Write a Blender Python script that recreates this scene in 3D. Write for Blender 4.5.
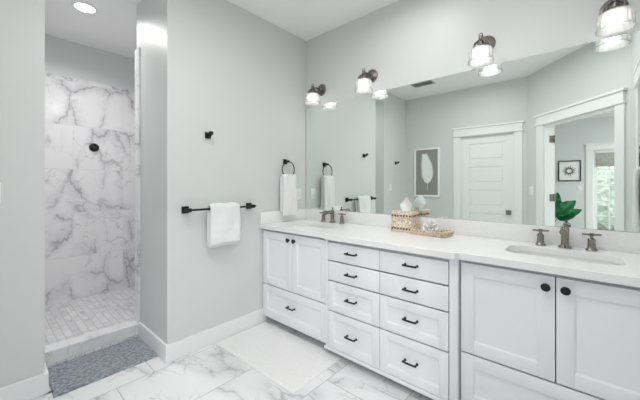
import bpy, bmesh, math, random
from mathutils import Vector, Matrix
random.seed(7)
S = bpy.context.scene
for o in list(bpy.data.objects): bpy.data.objects.remove(o)
COL = S.collection
PI = math.pi

# ------------------------------------------------------------------ camera
cam = bpy.data.cameras.new('camera'); co = bpy.data.objects.new('camera', cam); COL.objects.link(co)
co.location = (2.206, -2.275, 1.247)
co.rotation_euler = (PI/2, 0, math.radians(41.5))
cam.sensor_width = 36; cam.lens = 301.386/640*36
cam.shift_y = -15.4/640; cam.clip_start = .02
S.camera = co
# ------------------------------------------------------------------ world, daylight and exposure
W = bpy.data.worlds.new('world'); S.world = W; W.use_nodes = True
bg = W.node_tree.nodes['Background']
bg.inputs[0].default_value = (.95, .98, 1, 1); bg.inputs[1].default_value = 1.6
S.view_settings.view_transform = 'Standard'; S.view_settings.look = 'None'
S.view_settings.gamma = 1; S.view_settings.use_curve_mapping = False
S.view_settings.exposure = 0.76
S.cycles.max_bounces = 16; S.cycles.diffuse_bounces = 8; S.cycles.glossy_bounces = 6
S.cycles.transparent_max_bounces = 16; S.cycles.sample_clamp_indirect = 6
FILL_W = 4.9       # base watts of the bathroom ceiling lamps, added out of view as fill
SHOWER_W = 5.8
BED_FILL_W = 26.0  # watts of each bedroom ceiling lamp, added unseen as fill
BULB_W = 6.5

# ------------------------------------------------------------------ materials
def mat(name, col, rough=.5, metal=0, bump=0, bscale=200, spec=.5, var=0, vscale=8, coat=0):
    m = bpy.data.materials.new(name); m.use_nodes = True
    nt = m.node_tree; p = nt.nodes['Principled BSDF']
    p.inputs['Base Color'].default_value = (*col, 1); p.inputs['Roughness'].default_value = rough
    p.inputs['Metallic'].default_value = metal; p.inputs['Specular IOR Level'].default_value = spec
    if coat: p.inputs['Coat Weight'].default_value = coat; p.inputs['Coat Roughness'].default_value = .1
    tc = nt.nodes.new('ShaderNodeTexCoord')
    if bump:
        n = nt.nodes.new('ShaderNodeTexNoise'); n.inputs['Scale'].default_value = bscale; n.inputs['Detail'].default_value = 3
        nt.links.new(tc.outputs['Object'], n.inputs['Vector'])
        b = nt.nodes.new('ShaderNodeBump'); b.inputs['Strength'].default_value = bump; b.inputs['Distance'].default_value = .01
        nt.links.new(n.outputs['Fac'], b.inputs['Height']); nt.links.new(b.outputs['Normal'], p.inputs['Normal'])
    if var:
        n = nt.nodes.new('ShaderNodeTexNoise'); n.inputs['Scale'].default_value = vscale; n.inputs['Detail'].default_value = 4
        nt.links.new(tc.outputs['Object'], n.inputs['Vector'])
        r = nt.nodes.new('ShaderNodeValToRGB')
        r.color_ramp.elements[0].position = .3; r.color_ramp.elements[1].position = .7
        r.color_ramp.elements[0].color = (*[c*(1-var) for c in col], 1); r.color_ramp.elements[1].color = (*[min(1, c*(1+var)) for c in col], 1)
        nt.links.new(n.outputs['Fac'], r.inputs[0]); nt.links.new(r.outputs[0], p.inputs['Base Color'])
    return m
def emit(name, col, s):
    m = bpy.data.materials.new(name); m.use_nodes = True; nt = m.node_tree
    nt.nodes.remove(nt.nodes['Principled BSDF']); e = nt.nodes.new('ShaderNodeEmission')
    e.inputs[0].default_value = (*col, 1); e.inputs[1].default_value = s
    nt.links.new(e.outputs[0], nt.nodes['Material Output'].inputs[0]); return m

def marble(name, axes, bw, bh, off, mortar, origin=(0, 0), dens=1.0, grout=(.62, .62, .62), rough=.22, freq=2, vs=1.0, tint=0, base=(.82, .82, .83)):
    """tiled veined marble: axes picks the two object axes that run along and across the courses"""
    m = bpy.data.materials.new(name); m.use_nodes = True; nt = m.node_tree; p = nt.nodes['Principled BSDF']
    N = nt.nodes.new; L = nt.links.new
    tc = N('ShaderNodeTexCoord'); sx = N('ShaderNodeSeparateXYZ'); L(tc.outputs['Object'], sx.inputs[0])
    cx = N('ShaderNodeCombineXYZ')
    for i in (0, 1):
        a = N('ShaderNodeMath'); a.operation = 'SUBTRACT'; a.inputs[1].default_value = origin[i]
        L(sx.outputs[axes[i]], a.inputs[0]); L(a.outputs[0], cx.inputs[i])
    br = N('ShaderNodeTexBrick'); L(cx.outputs[0], br.inputs['Vector'])
    br.offset = off; br.offset_frequency = freq; br.squash = 1
    for k, v in (('Scale', 1), ('Mortar Size', mortar), ('Mortar Smooth', .1), ('Bias', 0), ('Brick Width', bw), ('Row Height', bh)): br.inputs[k].default_value = v
    br.inputs['Color1'].default_value = (0, 0, 0, 1); br.inputs['Color2'].default_value = (1, 1, 1, 1); br.inputs['Mortar'].default_value = (.5, .5, .5, 1)
    w = N('ShaderNodeMath'); w.operation = 'MULTIPLY'; w.inputs[1].default_value = 23.7; L(br.outputs['Color'], w.inputs[0])
    mp = N('ShaderNodeMapping'); mp.inputs['Rotation'].default_value = (.5, .6, .5); mp.inputs['Scale'].default_value = (1.0, 1.9, 1.4)
    L(tc.outputs['Object'], mp.inputs[0])
    def vein(scale, width, lo, hi, mscale, seed):
        n = N('ShaderNodeTexNoise'); n.noise_dimensions = '4D'; n.inputs['Scale'].default_value = scale; n.inputs['Detail'].default_value = 5
        n.inputs['Roughness'].default_value = .55; n.inputs['Distortion'].default_value = .7
        ad = N('ShaderNodeMath'); ad.inputs[1].default_value = seed; L(w.outputs[0], ad.inputs[0])
        L(mp.outputs[0], n.inputs['Vector']); L(ad.outputs[0], n.inputs['W'])
        s = N('ShaderNodeMath'); s.operation = 'SUBTRACT'; s.inputs[1].default_value = .5; L(n.outputs['Fac'], s.inputs[0])
        ab = N('ShaderNodeMath'); ab.operation = 'ABSOLUTE'; L(s.outputs[0], ab.inputs[0])
        r = N('ShaderNodeMapRange'); r.interpolation_type = 'SMOOTHSTEP'; r.inputs[1].default_value = 0; r.inputs[2].default_value = width; r.inputs[3].default_value = 1; r.inputs[4].default_value = 0
        L(ab.outputs[0], r.inputs[0])
        n2 = N('ShaderNodeTexNoise'); n2.noise_dimensions = '4D'; n2.inputs['Scale'].default_value = mscale; n2.inputs['Detail'].default_value = 2
        L(mp.outputs[0], n2.inputs['Vector']); L(ad.outputs[0], n2.inputs['W'])
        r2 = N('ShaderNodeMapRange'); r2.interpolation_type = 'SMOOTHSTEP'; r2.inputs[1].default_value = lo; r2.inputs[2].default_value = hi; L(n2.outputs['Fac'], r2.inputs[0])
        mu = N('ShaderNodeMath'); mu.operation = 'MULTIPLY'; L(r.outputs[0], mu.inputs[0]); L(r2.outputs[0], mu.inputs[1]); return mu.outputs[0]
    wn = N('ShaderNodeTexNoise'); wn.noise_dimensions = '4D'; wn.inputs['Scale'].default_value = 2.1*vs; wn.inputs['Detail'].default_value = 6; wn.inputs['Roughness'].default_value = .62
    L(mp.outputs[0], wn.inputs['Vector']); L(w.outputs[0], wn.inputs['W'])
    def cracks(scale, amp, width, lo, hi, mscale, seed, broad):
        wa = N('ShaderNodeVectorMath'); wa.operation = 'MULTIPLY_ADD'; L(wn.outputs['Color'], wa.inputs[0]); wa.inputs[1].default_value = (amp, amp, amp); L(mp.outputs[0], wa.inputs[2])
        vo = N('ShaderNodeTexVoronoi'); vo.voronoi_dimensions = '4D'; vo.feature = 'DISTANCE_TO_EDGE'; vo.inputs['Scale'].default_value = scale
        ad = N('ShaderNodeMath'); ad.inputs[1].default_value = seed; L(w.outputs[0], ad.inputs[0]); L(wa.outputs[0], vo.inputs['Vector']); L(ad.outputs[0], vo.inputs['W'])
        n2 = N('ShaderNodeTexNoise'); n2.noise_dimensions = '4D'; n2.inputs['Scale'].default_value = mscale; n2.inputs['Detail'].default_value = 3
        L(mp.outputs[0], n2.inputs['Vector']); L(ad.outputs[0], n2.inputs['W'])
        r2 = N('ShaderNodeMapRange'); r2.interpolation_type = 'SMOOTHSTEP'; r2.inputs[1].default_value = lo; r2.inputs[2].default_value = hi; L(n2.outputs['Fac'], r2.inputs[0])
        outs = []
        for wd in (width, broad):
            r = N('ShaderNodeMapRange'); r.interpolation_type = 'SMOOTHSTEP'; r.inputs[1].default_value = 0; r.inputs[2].default_value = wd; r.inputs[3].default_value = 1; r.inputs[4].default_value = 0
            L(vo.outputs['Distance'], r.inputs[0])
            mu = N('ShaderNodeMath'); mu.operation = 'MULTIPLY'; L(r.outputs[0], mu.inputs[0]); L(r2.outputs[0], mu.inputs[1]); outs.append(mu.outputs[0])
        return outs
    v1, v3 = cracks(1.7*vs, .55, .030, .40, .60, 1.7*vs, 3.1, .17)
    v2, v4 = cracks(3.6*vs, .45, .026, .46, .62, 2.3*vs, 9.7, .10)
    def mix(b0, col, fac, k):
        mm = N('ShaderNodeMath'); mm.operation = 'MULTIPLY'; mm.inputs[1].default_value = k*dens; mm.use_clamp = True; L(fac, mm.inputs[0])
        x = N('ShaderNodeMixRGB'); L(mm.outputs[0], x.inputs[0])
        if isinstance(b0, tuple): x.inputs[1].default_value = (*b0, 1)
        else: L(b0, x.inputs[1])
        x.inputs[2].default_value = (*col, 1); return x.outputs[0]
    c = mix(base, (.55, .55, .575), v3, .55)
    c = mix(c, (.30, .29, .31), v1, .62)
    c = mix(c, (.42, .39, .38), v2, .50)
    if tint:
        tm = N('ShaderNodeMath'); tm.operation = 'MULTIPLY'; tm.inputs[1].default_value = tint; L(br.outputs['Color'], tm.inputs[0])
        x = N('ShaderNodeMixRGB'); L(tm.outputs[0], x.inputs[0]); L(c, x.inputs[1]); x.inputs[2].default_value = (.55, .55, .57, 1); c = x.outputs[0]
    x = N('ShaderNodeMixRGB'); L(br.outputs['Fac'], x.inputs[0]); L(c, x.inputs[1]); x.inputs[2].default_value = (*grout, 1)
    L(x.outputs[0], p.inputs['Base Color']); p.inputs['Roughness'].default_value = rough
    b = N('ShaderNodeBump'); b.inputs['Strength'].default_value = .25; b.inputs['Distance'].default_value = .002; b.invert = True
    L(br.outputs['Fac'], b.inputs['Height']); L(b.outputs['Normal'], p.inputs['Normal'])
    return m

def woven(name, c1, c2, scale):
    m = bpy.data.materials.new(name); m.use_nodes = True; nt = m.node_tree; p = nt.nodes['Principled BSDF']
    N = nt.nodes.new; L = nt.links.new
    tc = N('ShaderNodeTexCoord'); fs = []
    for d, sc in (('X', scale), ('Z', scale*1.2), ('Y', scale)):
        w = N('ShaderNodeTexWave'); w.bands_direction = d; w.inputs['Scale'].default_value = sc; w.inputs['Distortion'].default_value = 1.2
        w.inputs['Detail'].default_value = 2; L(tc.outputs['Object'], w.inputs['Vector']); fs.append(w.outputs['Fac'])
    a = N('ShaderNodeMath'); a.operation = 'MULTIPLY'; L(fs[0], a.inputs[0]); L(fs[1], a.inputs[1])
    a2 = N('ShaderNodeMath'); a2.operation = 'MULTIPLY'; L(fs[2], a2.inputs[0]); L(fs[1], a2.inputs[1])
    a3 = N('ShaderNodeMath'); a3.operation = 'MAXIMUM'; L(a.outputs[0], a3.inputs[0]); L(a2.outputs[0], a3.inputs[1])
    nz = N('ShaderNodeTexNoise'); nz.inputs['Scale'].default_value = 95; nz.inputs['Detail'].default_value = 2; L(tc.outputs['Object'], nz.inputs['Vector'])
    mr = N('ShaderNodeMapRange'); mr.inputs[1].default_value = .36; mr.inputs[2].default_value = .6; L(nz.outputs['Fac'], mr.inputs[0])
    av = N('ShaderNodeMath'); av.operation = 'MULTIPLY_ADD'; av.inputs[1].default_value = .45; L(a3.outputs[0], av.inputs[0])
    hf = N('ShaderNodeMath'); hf.operation = 'MULTIPLY'; hf.inputs[1].default_value = .6; L(mr.outputs[0], hf.inputs[0]); L(hf.outputs[0], av.inputs[2])
    r = N('ShaderNodeValToRGB'); r.color_ramp.elements[0].color = (*c1, 1); r.color_ramp.elements[1].color = (*c2, 1); r.color_ramp.elements[1].position = .6
    L(av.outputs[0], r.inputs[0]); L(r.outputs[0], p.inputs['Base Color']); p.inputs['Roughness'].default_value = .8
    b = N('ShaderNodeBump'); b.inputs['Strength'].default_value = .6; b.inputs['Distance'].default_value = .003
    L(a3.outputs[0], b.inputs['Height']); L(b.outputs['Normal'], p.inputs['Normal']); return m

M = {}
M['wall'] = mat('wall_paint', (.662, .680, .676), .42, bump=.02, bscale=350, spec=.35)
M['bed'] = mat('bedroom_paint', (.68, .71, .725), .6, bump=.02, bscale=350)
M['ceil'] = mat('ceiling_paint', (.92, .92, .92), .8, bump=.03, bscale=260)
M['trim'] = mat('trim_paint', (.84, .85, .855), .35)
M['cab'] = mat('cabinet_paint', (.87, .87, .905), .35, bump=.01, bscale=120)
M['toe'] = mat('toe_kick_paint', (.14, .14, .15), .6)  # dark colour stands in for the shade under the cabinets
M['quartz'] = mat('quartz', (.86, .86, .865), .25, var=.02, vscale=60)
M['ceramic'] = mat('ceramic', (.86, .86, .87), .12)
M['black'] = mat('black_metal', (.012, .012, .014), .38, metal=.3)
M['nickel'] = mat('brushed_nickel', (.30, .275, .25), .2, metal=1, bump=.02, bscale=400)
M['dark_nickel'] = mat('aged_nickel', (.23, .21, .20), .35, metal=1, bump=.02, bscale=300)
M['towel'] = mat('terry_towel', (.86, .86, .87), .95, bump=.35, bscale=420, spec=.1)
M['whitemat'] = mat('cotton_mat', (.86, .86, .86), .95, bump=.6, bscale=130, spec=.1)
M['plastic'] = mat('white_plastic', (.86, .87, .87), .35)
M['tissue'] = mat('tissue_paper', (.9, .9, .9), .9)
M['coral'] = mat('white_petals', (.86, .85, .86), .7)
M['wicker'] = woven('seagrass', (.36, .25, .17), (.88, .78, .66), 34)
M['wicker_dark'] = mat('dark_seagrass', (.13, .09, .06), .8)
M['tray'] = woven('rattan', (.38, .26, .16), (.90, .78, .62), 40)
M['tile_floor'] = marble('marble_floor_tile', (1, 0), .914, .457, .24, .0028, (-1.50, .05), 1.0, (.50, .50, .50), .2)
M['tile_wall'] = marble('marble_wall_tile', (1, 2), .915, .46, .5, .0028, (-1.62, .03), 1.1, (.72, .72, .73), .15)
M['tile_wall_y'] = marble('marble_side_tile', (0, 2), .915, .46, .5, .0028, (-.3, .03), 1.1, (.72, .72, .73), .15)
M['tile_curb'] = marble('marble_curb_tile', (1, 2), .6, .5, .5, .003, (-1.74, -.2), .6, (.66, .66, .67), .2)
M['mosaic'] = marble('marble_mosaic', (0, 1), .15, .052, .5, .0035, (0, 0), .9, (.56, .56, .57), .35, vs=1.6, tint=.45)
M['carpet'] = mat('carpet', (.50, .47, .43), .95, bump=.4, bscale=200)
M['grey_art'] = mat('taupe_linen', (.30, .30, .275), .85, bump=.3, bscale=300)
M['silver'] = mat('silver_frame', (.9, .9, .91), .4)
M['leaf'] = mat('leaf', (.012, .16, .045), .35, var=.45, vscale=14)
M['pot'] = mat('pot', (.55, .53, .50), .6)
M['soil'] = mat('soil', (.05, .035, .025), .9)
M['slat'] = mat('vent_paint', (.50, .50, .50), .5)
M['dark'] = mat('dark_void', (.03, .03, .03), .8)
M['shade_cloth'] = woven('bamboo_shade', (.22, .21, .20), (.55, .54, .52), 40)
M['shrub'] = mat('shrub_leaves', (.40, .45, .38), .8, var=.45, vscale=9)
M['deck'] = mat('deck', (.7, .7, .7), .8)
M['glow'] = emit('lamp_diffuser', (1, .985, .96), 9)  # lens of the added fill lamps
M['glow_shower'] = emit('shower_lamp', (1, .99, .98), 9)
M['bulb'] = emit('bulb_glow', (1, .97, .93), BULB_W)
def mirror_mat():
    m = mat('mirror_silver', (.885, .942, .910), .0, metal=1); return m
M['mirror'] = mirror_mat()
def glassy(name, tcol, k_tr, k_tl, rough=.05):
    """thin glass: mostly lets light through, partly milky, with a glossy skin"""
    m = bpy.data.materials.new(name); m.use_nodes = True; nt = m.node_tree
    nt.nodes.remove(nt.nodes['Principled BSDF']); N = nt.nodes.new; L = nt.links.new
    t = N('ShaderNodeBsdfTransparent'); t.inputs[0].default_value = (*tcol, 1)
    d = N('ShaderNodeBsdfTranslucent'); d.inputs[0].default_value = (.9, .9, .9, 1)
    d2 = N('ShaderNodeBsdfDiffuse'); d2.inputs[0].default_value = (.9, .9, .9, 1)
    g = N('ShaderNodeBsdfGlossy'); g.inputs['Roughness'].default_value = rough
    md = N('ShaderNodeMixShader'); md.inputs[0].default_value = .35; L(d.outputs[0], md.inputs[1]); L(d2.outputs[0], md.inputs[2])
    a = N('ShaderNodeMixShader'); a.inputs[0].default_value = k_tl; L(t.outputs[0], a.inputs[1]); L(md.outputs[0], a.inputs[2])
    fr = N('ShaderNodeFresnel'); fr.inputs[0].default_value = 1.3
    b = N('ShaderNodeMixShader'); L(fr.outputs[0], b.inputs[0]); L(a.outputs[0], b.inputs[1]); L(g.outputs[0], b.inputs[2])
    L(b.outputs[0], nt.nodes['Material Output'].inputs[0]); return m
M['glass'] = glassy('window_glass', (.97, .98, .98), 1, .0)
M['shade_glass'] = glassy('ribbed_glass', (.97, .97, .97), 1, .5, .12)

def rug_mat():
    m = bpy.data.materials.new('chenille_rug'); m.use_nodes = True; nt = m.node_tree; p = nt.nodes['Principled BSDF']
    N = nt.nodes.new; L = nt.links.new; tc = N('ShaderNodeTexCoord')
    n = N('ShaderNodeTexNoise'); n.inputs['Scale'].default_value = 60; n.inputs['Detail'].default_value = 5; n.inputs['Roughness'].default_value = .7
    mp = N('ShaderNodeMapping'); mp.inputs['Scale'].default_value = (1.2, .8, 1); L(tc.outputs['Object'], mp.inputs[0]); L(mp.outputs[0], n.inputs['Vector'])
    r = N('ShaderNodeValToRGB'); e = r.color_ramp.elements
    e[0].position = .36; e[0].color = (.15, .17, .21, 1); e[1].position = .64; e[1].color = (.48, .51, .56, 1)
    L(n.outputs['Fac'], r.inputs[0]); L(r.outputs[0], p.inputs['Base Color']); p.inputs['Roughness'].default_value = .95
    b = N('ShaderNodeBump'); b.inputs['Strength'].default_value = .9; b.inputs['Distance'].default_value = .01
    L(n.outputs['Fac'], b.inputs['Height']); L(b.outputs['Normal'], p.inputs['Normal']); return m
M['rug'] = rug_mat()

# ------------------------------------------------------------------ mesh helpers
def box(bm, x0, x1, y0, y1, z0, z1, bev=0, mtx=None):
    vs = [bm.verts.new((x, y, z)) for x in (x0, x1) for y in (y0, y1) for z in (z0, z1)]
    F = [bm.faces.new([vs[i] for i in q]) for q in ((0, 1, 3, 2), (4, 6, 7, 5), (0, 4, 5, 1), (2, 3, 7, 6), (0, 2, 6, 4), (1, 5, 7, 3))]
    if bev:
        es = list({e for f in F for e in f.edges})
        r = bmesh.ops.bevel(bm, geom=es, offset=bev, segments=2, profile=.5, affect='EDGES')
        vs = list({v for f in r['faces'] for v in f.verts} | {v for v in vs if v.is_valid})
    if mtx is not None: bmesh.ops.transform(bm, matrix=mtx, verts=[v for v in vs if v.is_valid])
    return vs
def lathe(bm, prof, seg=32, mtx=None, ripple=None):
    """prof: (radius, z) from one end to the other, spun about z"""
    rings = []
    for k, (r, z) in enumerate(prof):
        if r < 1e-6: rings.append([bm.verts.new((0, 0, z))]); continue
        ring = []
        for i in range(seg):
            a = 2*PI*i/seg; rr = r*(ripple(k, i) if ripple else 1)
            ring.append(bm.verts.new((rr*math.cos(a), rr*math.sin(a), z)))
        rings.append(ring)
    for a, b in zip(rings, rings[1:]):
        for i in range(seg):
            j = (i+1) % seg
            if len(a) == 1 and len(b) == 1: continue
            if len(a) == 1: bm.faces.new((a[0], b[j], b[i]))
            elif len(b) == 1: bm.faces.new((a[i], a[j], b[0]))
            else: bm.faces.new((a[i], a[j], b[j], b[i]))
    if len(rings[0]) > 1 and len(rings[-1]) > 1 and prof[0] == prof[-1]: pass
    vs = [v for r in rings for v in r]
    if mtx is not None: bmesh.ops.transform(bm, matrix=mtx, verts=vs)
    return vs
def tube(bm, pts, r, seg=12, closed=False, cap=True):
    pts = [Vector(p) for p in pts]; n = len(pts); rings = []; up = Vector((0, 0, 1))
    for i, p in enumerate(pts):
        a = pts[i-1] if (i or closed) else p; b = pts[(i+1) % n] if (i < n-1 or closed) else p
        t = (b-a).normalized(); u = t.cross(up)
        if u.length < .05: u = t.cross(Vector((1, 0, 0)))
        u.normalize(); v = t.cross(u)
        rr = r[i] if isinstance(r, (list, tuple)) else r
        rings.append([bm.verts.new(p + rr*(math.cos(2*PI*k/seg)*u + math.sin(2*PI*k/seg)*v)) for k in range(seg)])
    m = n if closed else n-1
    for i in range(m):
        a, b = rings[i], rings[(i+1) % n]
        for k in range(seg): bm.faces.new((a[k], a[(k+1) % seg], b[(k+1) % seg], b[k]))
    if cap and not closed: bm.faces.new(rings[0][::-1]); bm.faces.new(rings[-1])
def RX(a): return Matrix.Rotation(a, 4, 'X')
def RZ(a): return Matrix.Rotation(a, 4, 'Z')
def RY(a): return Matrix.Rotation(a, 4, 'Y')
def T(x, y, z): return Matrix.Translation((x, y, z))
def obj(name, bm, m, parent=None, smooth=True, shift=None):
    """link a bmesh as ONE object; vertices are given in the parent's own space"""
    if shift is not None: bmesh.ops.translate(bm, vec=shift, verts=bm.verts)
    bmesh.ops.recalc_face_normals(bm, faces=bm.faces)
    me = bpy.data.meshes.new(name); bm.to_mesh(me); bm.free()
    me.materials.append(M[m] if isinstance(m, str) else m)
    if smooth:
        for p in me.polygons: p.use_smooth = True
        try: me.set_sharp_from_angle(angle=math.radians(35))
        except Exception: pass
    o = bpy.data.objects.new(name, me); COL.objects.link(o)
    if parent: o.parent = parent
    return o
def tag(o, label, cat, group=None):
    o['label'] = label; o['category'] = cat
    if group: o['group'] = group
    return o
def thing(name, label, cat, loc=(0, 0, 0), rz=0, group=None):
    o = bpy.data.objects.new(name, None); COL.objects.link(o); o.empty_display_size = .05
    o.location = loc; o.rotation_euler = (0, 0, rz); return tag(o, label, cat, group)
def struct(name, bm, m, parent=None, smooth=False):
    o = obj(name, bm, m, parent, smooth)
    if not parent: o['kind'] = 'structure'
    return o
def copy_tree(o, label=None, loc=None, rz=None, parent=None):
    c = o.copy(); COL.objects.link(c)
    if parent: c.parent = parent
    if label: c['label'] = label
    if loc: c.location = loc
    if rz is not None: c.rotation_euler = (0, 0, rz)
    for ch in [x for x in bpy.data.objects if x.parent == o]: copy_tree(ch, parent=c)
    return c
B = bmesh.new

# ------------------------------------------------------------------ the room
H = 2.755
XR = 2.515                      # right wall
YF = -2.80                      # wall with the panelled door
XN, YN = -.22, -2.016           # near wall plane and its end by the shower
YW = -1.40                      # end of the towel wall
XB, XI = -1.86, -.62            # shower back wall, inner face of the shower front
C0 = Vector((1.575, YF, 0)); DD = Vector((.656, .7548, 0)); DN = Vector((.7548, -.656, 0))   # the slanted doorway wall and its outward side
DM = Matrix(((DD.x, DN.x, 0, C0.x), (DD.y, DN.y, 0, C0.y), (0, 0, 1, 0), (0, 0, 0, 1)))      # local: along wall, outward, up
SL = (XR-C0.x)/DD.x

bm = B(); box(bm, -.22, 2.63, -2.93, .0, -.1, 0); box(bm, -.64, -.2, -2.02, -1.38, -.1, 0); struct('floor', bm, 'tile_floor')
bm = B(); box(bm, -.2, 5.6, -6.4, -1.6, -.13, -.004); struct('floor_bedroom', bm, 'carpet')
bm = B(); box(bm, XB-.05, -.52, -2.5, -.6, -.1, .03); struct('floor_shower', bm, 'mosaic')
bm = B(); box(bm, -2.05, 5.7, -6.5, .2, H, H+.12); struct('ceiling', bm, 'ceil')
bm = B(); box(bm, -.6, XR+.12, 0, .12, 0, H); struct('wall_mirror', bm, 'wall')
bm = B(); box(bm, XI, 0, YW, 0, 0, H); struct('wall_left', bm, 'wall')
bm = B(); box(bm, XI, XN, YF-.12, YN, 0, H); struct('wall_near', bm, 'wall')
bm = B(); box(bm, XB-.12, XB, -2.6, -.5, 0, H); struct('wall_shower_back', bm, 'wall')
bm = B(); box(bm, XB, XI, -.72, -.6, 0, H); struct('wall_shower_right', bm, 'wall')
bm = B(); box(bm, XB, XI, -2.55, -2.43, 0, H); struct('wall_shower_left', bm, 'wall')
# marble cladding inside the shower
TT = 2.372
bm = B(); box(bm, XB, XB+.012, -2.43, -.72, .03, TT); struct('trim_shower_tile_back', bm, 'tile_wall')
bm = B(); box(bm, XB+.012, XI-.012, -.732, -.72, .03, TT); struct('trim_shower_tile_right', bm, 'tile_wall_y')
bm = B(); box(bm, XB+.012, XI-.012, -2.43, -2.418, .03, TT); struct('trim_shower_tile_left', bm, 'tile_wall_y')
bm = B(); box(bm, XI-.012, XI, YW-.012, -.732, .03, TT); box(bm, XI, -.535, YW-.012, YW, .1, TT); struct('trim_shower_jamb_right', bm, 'tile_wall')
bm = B(); box(bm, XI-.012, XI, -2.418, YN+.012, .03, TT); box(bm, XI, -.535, YN, YN+.012, .1, TT); struct('trim_shower_jamb_left', bm, 'tile_wall')
bm = B(); box(bm, -.65, -.53, YN+.012, YW-.012, 0, .112, .003); struct('trim_shower_curb', bm, 'tile_curb')
# wall with the panelled door
DX0, DX1, DH = .71, 1.427, 2.003
bm = B(); box(bm, XN, DX0, YF-.12, YF, 0, H); box(bm, DX1, C0.x, YF-.12, YF, 0, H); box(bm, DX0, DX1, YF-.12, YF, DH, H); struct('wall_front', bm, 'wall')
# slanted wall with the doorway
S0, S1, OH = .338, 1.285, 2.015
bm = B(); box(bm, -.06, S0, 0, .12, 0, H, mtx=DM); box(bm, S1, SL+.05, 0, .12, 0, H, mtx=DM); box(bm, S0, S1, 0, .12, OH, H, mtx=DM); struct('wall_doorway', bm, 'wall')
# right wall with a closed door
RY0, RY1 = -1.065, -.735
bm = B(); box(bm, XR, XR+.12, -1.74, RY0, 0, H); box(bm, XR, XR+.12, RY1, 0, 0, H); box(bm, XR, XR+.12, RY0, RY1, DH, H); struct('wall_right', bm, 'wall')

def casing(name, bm_open, x0, x1, h, mtx, sides=1, m='trim', pr=.042, w=.105, w2=.105):
    """door casing in local coords: along x, out of the wall towards -y, two legs and a capped head"""
    bm = B()
    for sgn in ((-1,) if sides == 1 else (-1, 1)):
        y0, y1 = (-.018, 0) if sgn < 0 else (.12, .138)
        yh0, yh1 = (-.026, 0) if sgn < 0 else (.12, .146)
        yc0, yc1 = (-pr, 0) if sgn < 0 else (.12, .162)
        box(bm, x0-w, x0-.004, y0, y1, 0, h, .002, mtx); box(bm, x1+.004, x1+w2, y0, y1, 0, h, .002, mtx)
        box(bm, x0-w-.012, x1+w2+.012, yh0-.006, yh1, h, h+.02, .003, mtx)
        box(bm, x0-w, x1+w2, yh0, yh1, h+.02, h+.115, .002, mtx)
        box(bm, x0-w-.02, x1+w2+.02, yc0, yc1, h+.115, h+.14, .005, mtx)
    # jamb lining with a stop
    box(bm, x0-.004, x0+.012, .001, .119, 0, h, 0, mtx); box(bm, x1-.012, x1+.004, .001, .119, 0, h, 0, mtx); box(bm, x0, x1, .001, .119, h-.012, h+.004, 0, mtx)
    return struct(name, bm, m)
def panel_door(name, w, h, mtx, panels, thick=.035, st=.105):
    """slab with recessed horizontal panels on both faces; local x 0..w, y 0..thick, z 0..h"""
    bm = B()
    zs = []
    n = panels; rail = .095; bot = .2; top = .11
    ph = (h-bot-top-(n-1)*rail)/n
    z = bot; openings = []
    for i in range(n): openings.append((z, z+ph)); z += ph+rail
    vs = box(bm, 0, st, 0, thick, 0, h); box(bm, w-st, w, 0, thick, 0, h)
    last = 0
    for a, b in openings: box(bm, st, w-st, 0, thick, last, a); last = b
    box(bm, st, w-st, 0, thick, last, h)
    for a, b in openings:
        box(bm, st, w-st, .011, thick-.011, a, b)
        box(bm, st+.03, w-st-.03, .004, thick-.004, a+.03, b-.03, .004)
    bmesh.ops.transform(bm, matrix=mtx, verts=bm.verts)
    return struct(name, bm, 'trim')
def door_knob(parent, name, x, z, mtx, rot=1):
    bm = B()
    box(bm, x-.033, x+.033, -.008, 0, z-.033, z+.033, .002, mtx)
    k = T(x, 0, z) @ RX(PI/2)
    lathe(bm, [(.0, .062), (.018, .06), (.026, .05), (.026, .04), (.012, .03), (.011, .006), (.0, .006)], 20, mtx @ k)
    return obj(name, bm, 'dark_nickel', parent)

FM = Matrix(((1, 0, 0, 0), (0, -1, 0, YF), (0, 0, 1, 0), (0, 0, 0, 1)))     # wall_front: out of wall = +y world
casing('trim_door_front', None, DX0, DX1, DH, FM)
d1 = panel_door('door_1', DX1-DX0-.028, DH-.02, FM @ T(DX0+.014, .03, .006), 5)
door_knob(d1, 'door_knob', DX1-.07, .84, FM @ T(0, .03, 0))
casing('trim_door_slanted', None, S0, S1, OH, DM, 2, w=.118, w2=.095)
# the open door, hinged on the far jamb and swung into the bedroom
HM = DM @ T(S0+.014, .128, 0) @ RZ(math.radians(153))
d2 = panel_door('door_2', S1-S0-.03, OH-.02, HM @ T(0, 0, .008), 5)
for z in (.25, 1.08, 1.83):
    bm = B(); lathe(bm, [(0, -.05), (.008, -.05), (.008, .05), (0, .05)], 12, DM @ T(S0+.018, .118, z))
    box(bm, S0+.012, S0+.016, .06, .116, z-.045, z+.045, 0, DM); obj('hinge', bm, 'nickel', d2)
for sd in (0, 1):
    bm = B(); mt = HM @ T(S1-S0-.10, .035*sd, .95) @ (RX(-PI/2) if sd else RX(PI/2))
    lathe(bm, [(0, .062), (.018, .06), (.026, .05), (.026, .04), (.012, .03), (.011, .006), (.033, .006), (.033, 0), (0, 0)], 20, mt); obj('door_knob', bm, 'dark_nickel', d2)
RM = Matrix(((0, 1, 0, XR), (1, 0, 0, 0), (0, 0, 1, 0), (0, 0, 0, 1)))      # wall_right: local x = world y, out of wall = -x world
casing('trim_door_right', None, RY0, RY1, DH, RM, pr=.032)
d3 = panel_door('door_3', RY1-RY0-.028, DH-.02, RM @ T(RY0+.014, .03, .006), 5, st=.06)
door_knob(d3, 'door_knob', RY0+.048, .92, RM @ T(0, .03, 0))

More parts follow.
